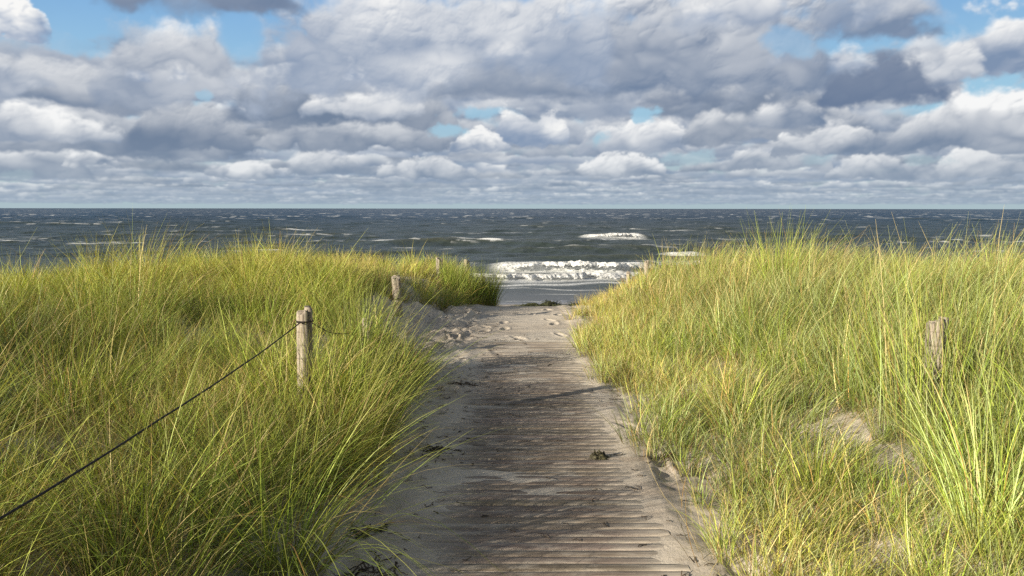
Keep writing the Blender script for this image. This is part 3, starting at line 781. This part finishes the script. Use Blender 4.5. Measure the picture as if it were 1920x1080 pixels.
# ---------------------------------------------------------------- fence posts and wires
def mat_wood():
    m, t = new_mat('weathered_post')
    co = t.node('ShaderNodeTexCoord').outputs['Object']
    st = t.node('ShaderNodeMapping', ins={0: co, 3: (26, 26, 2.2)}).outputs[0]
    g = t.noise(st, 1.6, 7, .66); sp_ = t.noise(co, 26, 4, .6); cr = t.noise(t.node('ShaderNodeMapping', ins={0: co, 3: (60, 60, 3)}).outputs[0], 1, 4)
    bands = t.noise(t.node('ShaderNodeMapping', ins={0: co, 3: (3, 3, 55)}).outputs[0], 1.0, 3)
    c = t.mix(t.maprange(g, .30, .68), (.16, .13, .10), (.40, .355, .29))
    c = t.mix(t.math('MULTIPLY', t.maprange(bands, .55, .68), .5), c, (.12, .10, .08))
    c = t.mix(t.math('MULTIPLY', t.maprange(sp_, .58, .70), .55), c, (.36, .37, .27))
    c = t.mix(t.math('MULTIPLY', t.maprange(cr, .63, .70), .8), c, (.035, .03, .025))
    principled(t, c, .9, t.math('ADD', g, cr), .8, .008, spec=.2)
    return m
def mat_plain(name, c, rough=.6, metal=0, scale=40, var=.5):
    m, t = new_mat(name); co = t.node('ShaderNodeTexCoord').outputs['Object']; n = t.noise(co, scale, 4)
    c2 = tuple(v*var for v in c)
    principled(t, t.mix(t.maprange(n, .35, .65), c2, c), rough, n, .5, .004, spec=.3, Metallic=metal)
    return m
M_WOOD = mat_wood(); M_WIRE = mat_plain('rusty_wire', (.035, .028, .024), .7); M_STAPLE = mat_plain('rusted_staple', (.10, .05, .03), .7, .4)
def tube(pts, r, n=8, seed=0, lump=0.0):
    pts = np.asarray(pts, float); T = np.gradient(pts, axis=0); T /= np.linalg.norm(T, axis=1)[:, None]+1e-9
    up = np.array([0, 0, 1.]); 
    if np.abs(T[:, 2]).mean() > .9: up = np.array([1., 0, 0])
    S = np.cross(T, up); S /= np.linalg.norm(S, axis=1)[:, None]+1e-9; U = np.cross(S, T)
    a = np.linspace(0, 2*math.pi, n+1)
    rr = (np.full(len(pts), r) if np.isscalar(r) else np.asarray(r))[:, None]
    rr = rr*(1+lump*(fbm(np.arange(len(pts))[:, None]*.9+a[None]*0, a[None]*1.0+0*rr, 2, seed)-.5)*2) if lump else rr+0*a[None]
    v = pts[:, None]+S[:, None]*(np.cos(a)[None]*rr)[..., None]+U[:, None]*(np.sin(a)[None]*rr)[..., None]
    return v.reshape(-1, 3), grid_quads(len(pts), n+1)
def post(x, y, ztop, r, label, seed, wz=None, notch=False, tilt=(0, 0), group='wooden fence posts along the path'):
    rng = np.random.RandomState(seed)
    zg = float(terrain(np.array([x]), np.array([y]))[0]); h = ztop-zg; e = empty('fence_post', (x, y, zg))
    tag(e, label, 'post', group)
    nz, na = 46, 44; z = np.concatenate([np.linspace(-.25, h-.02, nz-8), h-.02+.02*np.sin(np.linspace(.2, 1.57, 8))]); a = np.linspace(0, 2*math.pi, na+1)
    rr = np.full(nz, r); rr[-8:] = r*np.array([1, .99, .975, .95, .90, .70, .35, .001])
    A, Z = np.meshgrid(a, z)
    # bark-less trunk: slightly oval, drying cracks, worn rim
    crack = np.zeros_like(A)
    for k in range(5):
        ca = rng.uniform(0, 6.28)+.08*np.sin(Z*9+k); dd = (A-ca+math.pi) % (2*math.pi)-math.pi
        crack += np.exp(-(dd/.07)**2)*sstep(rng.uniform(-.1, h*.6), h, Z)*rng.uniform(.08, .22)
    nA = np.cos(A)*1.5; nB = np.sin(A)*1.5
    irr = (fbm(nA*1.2+seed, nB*1.2+Z*1.8, 3, seed)-.5)*.22+(fbm(nA*5+seed, nB*5+Z*3.0, 3, seed+2)-.5)*.06
    RR = rr[:, None]*(1+.05*np.cos(2*A+seed)+irr-crack)
    if notch:                                             # a split slab has come away: one flat, deeply cleft side
        dd = (A+.55+math.pi) % (2*math.pi)-math.pi
        RR = RR*(1-.55*np.exp(-(dd/.16)**2)*sstep(-.1, .2, Z))
    X = RR*np.cos(A)+tilt[0]*Z; Yp = RR*np.sin(A)+tilt[1]*Z
    Zt = Z+(fbm(nA*2+seed, nB*2, 3, seed+5)-.5)*.05*sstep(h-.1, h, Z)+.02*np.cos(A-seed)*sstep(h-.05, h, Z)
    # displacing the cap radius symmetrically keeps it closed
    o = mesh_np('post_shaft', np.stack([X, Yp, Zt], -1).reshape(-1, 3), grid_quads(nz, na+1), M_WOOD, e)
    if wz is not None:
        zw = wz-zg; aa = np.linspace(0, 4.3*math.pi, 80)
        loop = np.stack([tilt[0]*zw+r*1.06*np.cos(aa), tilt[1]*zw+r*1.06*np.sin(aa), zw+.006*np.sin(aa*.5)+.004*aa/6], -1)
        v, q = tube(loop, .0042, 6); mesh_np('wire_loop', v, q, M_WIRE, e)
        sa = np.linspace(0, math.pi, 12); sc = np.stack([tilt[0]*zw-r*1.0-.012*np.sin(sa), 0*sa-.02, zw+.018*np.cos(sa)], -1)
        v, q = tube(sc, .003, 6); mesh_np('staple', v, q, M_STAPLE, e)
    return e
def wire(a, b, sag, r, label, seed=0, name='fence_wire', n=90):
    s = np.linspace(0, 1, n)[:, None]; a = np.array(a); b = np.array(b)
    p = a*(1-s)+b*s; p[:, 2] -= sag*4*s[:, 0]*(1-s[:, 0])
    p[:, 2] += .010*(fbm(s[:, 0]*9, s[:, 0]*0, 3, seed)-.5)*np.sin(s[:, 0]*math.pi); p[:, 0] += .015*(fbm(s[:, 0]*7, s[:, 0]*0, 3, seed+3)-.5)*np.sin(s[:, 0]*math.pi)
    o0 = p[0].copy(); v, q = tube(p-o0, r, 8)
    o = mesh_np(name, v, q, M_WIRE, None, loc=tuple(o0)); tag(o, label, 'wire', 'wires strung between the fence posts')
post(-1.44, 5.5, .90, .052, 'thick split grey post nearest the camera in the left grass with dark wire around it', 51, wz=.82, notch=True, tilt=(.01, 0))
post(-1.56, 11.0, .66, .060, 'leaning grey post standing clear of the grass above the trodden sand', 52, wz=.36, tilt=(-.06, 0))
post(-1.52, 8.35, .43, .055, 'middle left post swallowed by the dark grass, its shadow crossing the planks', 59)
post(-1.40, 15.6, .63, .068, 'third weathered post along the left path edge, sunk in yellow grass', 53, wz=.33, tilt=(-.03, 0))
post(-1.04, 18.4, .42, .068, 'pale fourth post of the left row near the end of the dune', 54, tilt=(.0, 0))
post(-.78, 21.5, -.22, .062, 'darkest and farthest left post, nearly hidden by the tip tuft', 55)
post(2.75, 5.15, .88, .065, 'pale post almost swallowed by tall grass on the right dune', 56, wz=None)
post(2.52, 15.0, .62, .045, 'taller of the two small posts against the surf by the right dune', 57)
post(2.50, 17.2, .24, .045, 'low far post just left of the taller one by the right dune', 58)
wire((-1.40, -.8, .86), (-1.45, 5.44, .82), .10, .0042, 'long black sagging wire crossing the lower left grass up to the thick post', 3)
wire((-1.42, 5.56, .82), (-1.52, 8.30, .40), .10, .004, 'wire dropping from the thick split post into the dark grass', 4)
wire((-1.60, 11.06, .36), (-1.46, 15.54, .33), .05, .006, 'dark wire between the leaning post and the third post', 5)
wire((-1.45, 15.66, .33), (-1.05, 18.34, .12), .04, .005, 'wire between the third and fourth left posts', 6)

# ---------------------------------------------------------------- seaweed, bark and litter
def mat_weed(name, a, b):
    m, t = new_mat(name); co = t.node('ShaderNodeTexCoord').outputs['Object']; n = t.noise(co, 18, 5, .65)
    principled(t, t.mix(t.maprange(n, .35, .62), a, b), .6, n, .8, .02, spec=.35); return m
M_WEED = mat_weed('dark_seaweed', (.012, .014, .007), (.055, .060, .022)); M_DRY = mat_weed('dried_wrack', (.020, .014, .010), (.10, .072, .045)); M_BARK = mat_weed('mossy_clod', (.03, .026, .014), (.11, .10, .05))
def strands(rng, n, rx, ry, hz, r, L, loc):
    V = []; Q = []; nv = 0
    for k in range(n):
        a = rng.uniform(0, 6.28); rad = math.sqrt(rng.rand())
        x, y = rx*rad*math.cos(a)*.9, ry*rad*math.sin(a)*.9; th = rng.uniform(0, 6.28); m = 7; l = L*rng.uniform(.5, 1.4)
        pts = []
        h0 = hz*(1-rad**2)*rng.rand()
        for i in range(m):
            th += rng.normal(0, .6); x += math.cos(th)*l/m; y += math.sin(th)*l/m
            pts.append((x, y, max(.002, h0*(.6+.6*math.sin(i/m*3.1))+rng.normal(0, hz*.12+.003))))
        pts = np.array(pts); gzv = ground(pts[:, 0]+loc[0], pts[:, 1]+loc[1])-loc[2]; pts[:, 2] += np.maximum(gzv, gzv*0-.3)
        v, q = tube(pts, r*rng.uniform(.5, 1.3)*np.array([.6, 1, 1.1, 1, .8, .6, .25]), 5); V.append(v); Q.append(q+nv); nv += len(v)
    return V, Q, nv
def heap(name, x, y, rx, ry, h, mat, label, cat, group, seed, nst=60, r=.006, L=.2, body=True):
    rng = np.random.RandomState(seed); z = float(ground(np.array([x]), np.array([y]))[0])
    V, Q, nv = strands(rng, nst, rx, ry, h, r, L, (x, y, z))
    if body:
        n1, n2 = 34, 60; u, a = np.meshgrid(np.linspace(0, 1, n1), np.linspace(0, 2*math.pi, n2+1), indexing='ij')
        ca, sa = np.cos(a), np.sin(a)
        rr = u*(.78+.45*fbm(ca*1.4+seed, sa*1.4, 3, seed))
        bx, by = rx*rr*ca, ry*rr*sa
        lump = billow(bx/rx*2.4+seed, by/ry*1.8, 5, seed+4, .6)
        bz = h*np.clip(1-u**2.4, 0, 1)*(.25+1.1*lump)-.02*u
        bz = bz+ground(bx+x, by+y)-z-.03*(u > .97)
        V.append(np.stack([bx, by, bz], -1).reshape(-1, 3)); Q.append(grid_quads(n1, n2+1)+nv)
    o = mesh_np(name, np.concatenate(V), np.concatenate(Q), mat, None, smooth=True, loc=(x, y, z)); tag(o, label, cat, group); return o
SW_ = 'heaps of seaweed washed up on the beach'
heap('seaweed_heap', 1.55, 32.6, .42, .35, .20, M_WEED, 'tallest dark green seaweed heap on the beach, in the middle of the gap', 'seaweed', SW_, 61, 90, .012, .35)
heap('seaweed_heap', .90, 32.2, .70, .28, .13, M_WEED, 'low spread of seaweed touching the left of the tallest heap', 'seaweed', SW_, 62, 90, .012, .35)
heap('seaweed_heap', 2.70, 32.2, .50, .25, .20, M_WEED, 'small dark seaweed heap right of the tallest one', 'seaweed', SW_, 63, 60, .012, .3)
heap('seaweed_heap', 3.60, 33.2, .5, .3, .24, M_WEED, 'seaweed heap farthest right, beside the grass of the right dune', 'seaweed', SW_, 64, 60, .012, .3)
heap('seaweed_heap', 2.10, 32.0, .50, .2, .10, M_WEED, 'flat strip of seaweed between the tallest and the small heap', 'seaweed', SW_, 65, 60, .010, .3)
heap('seaweed_heap', .15, 31.9, .25, .12, .03, M_WEED, 'tiny leftmost scrap of seaweed on the beach', 'seaweed', SW_, 66, 30, .010, .25)
heap('bark_clod', .56, 5.05, .085, .055, .055, M_BARK, 'mossy brown clod lying on the right side of the planks', 'clod', None, 67, 20, .003, .06)
WR = 'clumps of dried wrack beside the boardwalk'
for i, (x, y, rx, ry, lab) in enumerate((
    (-.42, 7.2, .13, .10, 'dark wrack scrap on the left verge highest up the boardwalk'),
    (-.50, 5.15, .12, .12, 'wide scatter of black wrack strands left of the clod'),
    (-.72, 3.85, .10, .08, 'curled wrack clump on shaded sand below the arching tussock'),
    (-.62, 3.42, .14, .07, 'largest dried wrack clump at the lower left of the boardwalk'),
    (-.32, 3.22, .07, .05, 'brown wrack tuft right at the bottom edge of the planks'),
    (.98, 5.05, .05, .04, 'thin twiggy wrack beside the mossy clod'))):
    heap('dried_wrack', x, y, rx, ry, .02, M_DRY, lab, 'seaweed', WR, 80+i, 34, .0028, .10, body=False)
# loose bits strewn over the sand: nobody could count them
rng = np.random.RandomState(99); V = []; Q = []; nv = 0
for k in range(900):
    if k < 560: x, y = rng.uniform(-1.4, -.25), rng.uniform(2.6, 13)
    elif k < 800: x, y = rng.uniform(.7, 2.2), rng.uniform(2.5, 8)
    else: x, y = rng.uniform(-.5, .8), rng.uniform(2.6, 10)
    x += .1*rng.normal(); l = rng.uniform(.015, .075); th = rng.uniform(0, 6.28); s = np.linspace(0, 1, 4)
    px = x+math.cos(th)*l*s+.008*rng.normal(size=4); py = y+math.sin(th)*l*s+.008*rng.normal(size=4)
    pz = ground(px, py)+.004+.006*np.abs(rng.normal(size=4)); 
    pz = np.maximum(pz, np.where((np.abs(px-PATH_X) < .64) & (py < 9.6), path_base(py)+.005, -9))
    v, q = tube(np.stack([px, py, pz], -1), rng.uniform(.0012, .0028), 5); V.append(v); Q.append(q+nv); nv += len(v)
o = mesh_np('plant_litter', np.concatenate(V), np.concatenate(Q), M_DRY); tag(o, 'dark bits of dry stalk and wrack strewn over the sand', kind='stuff')
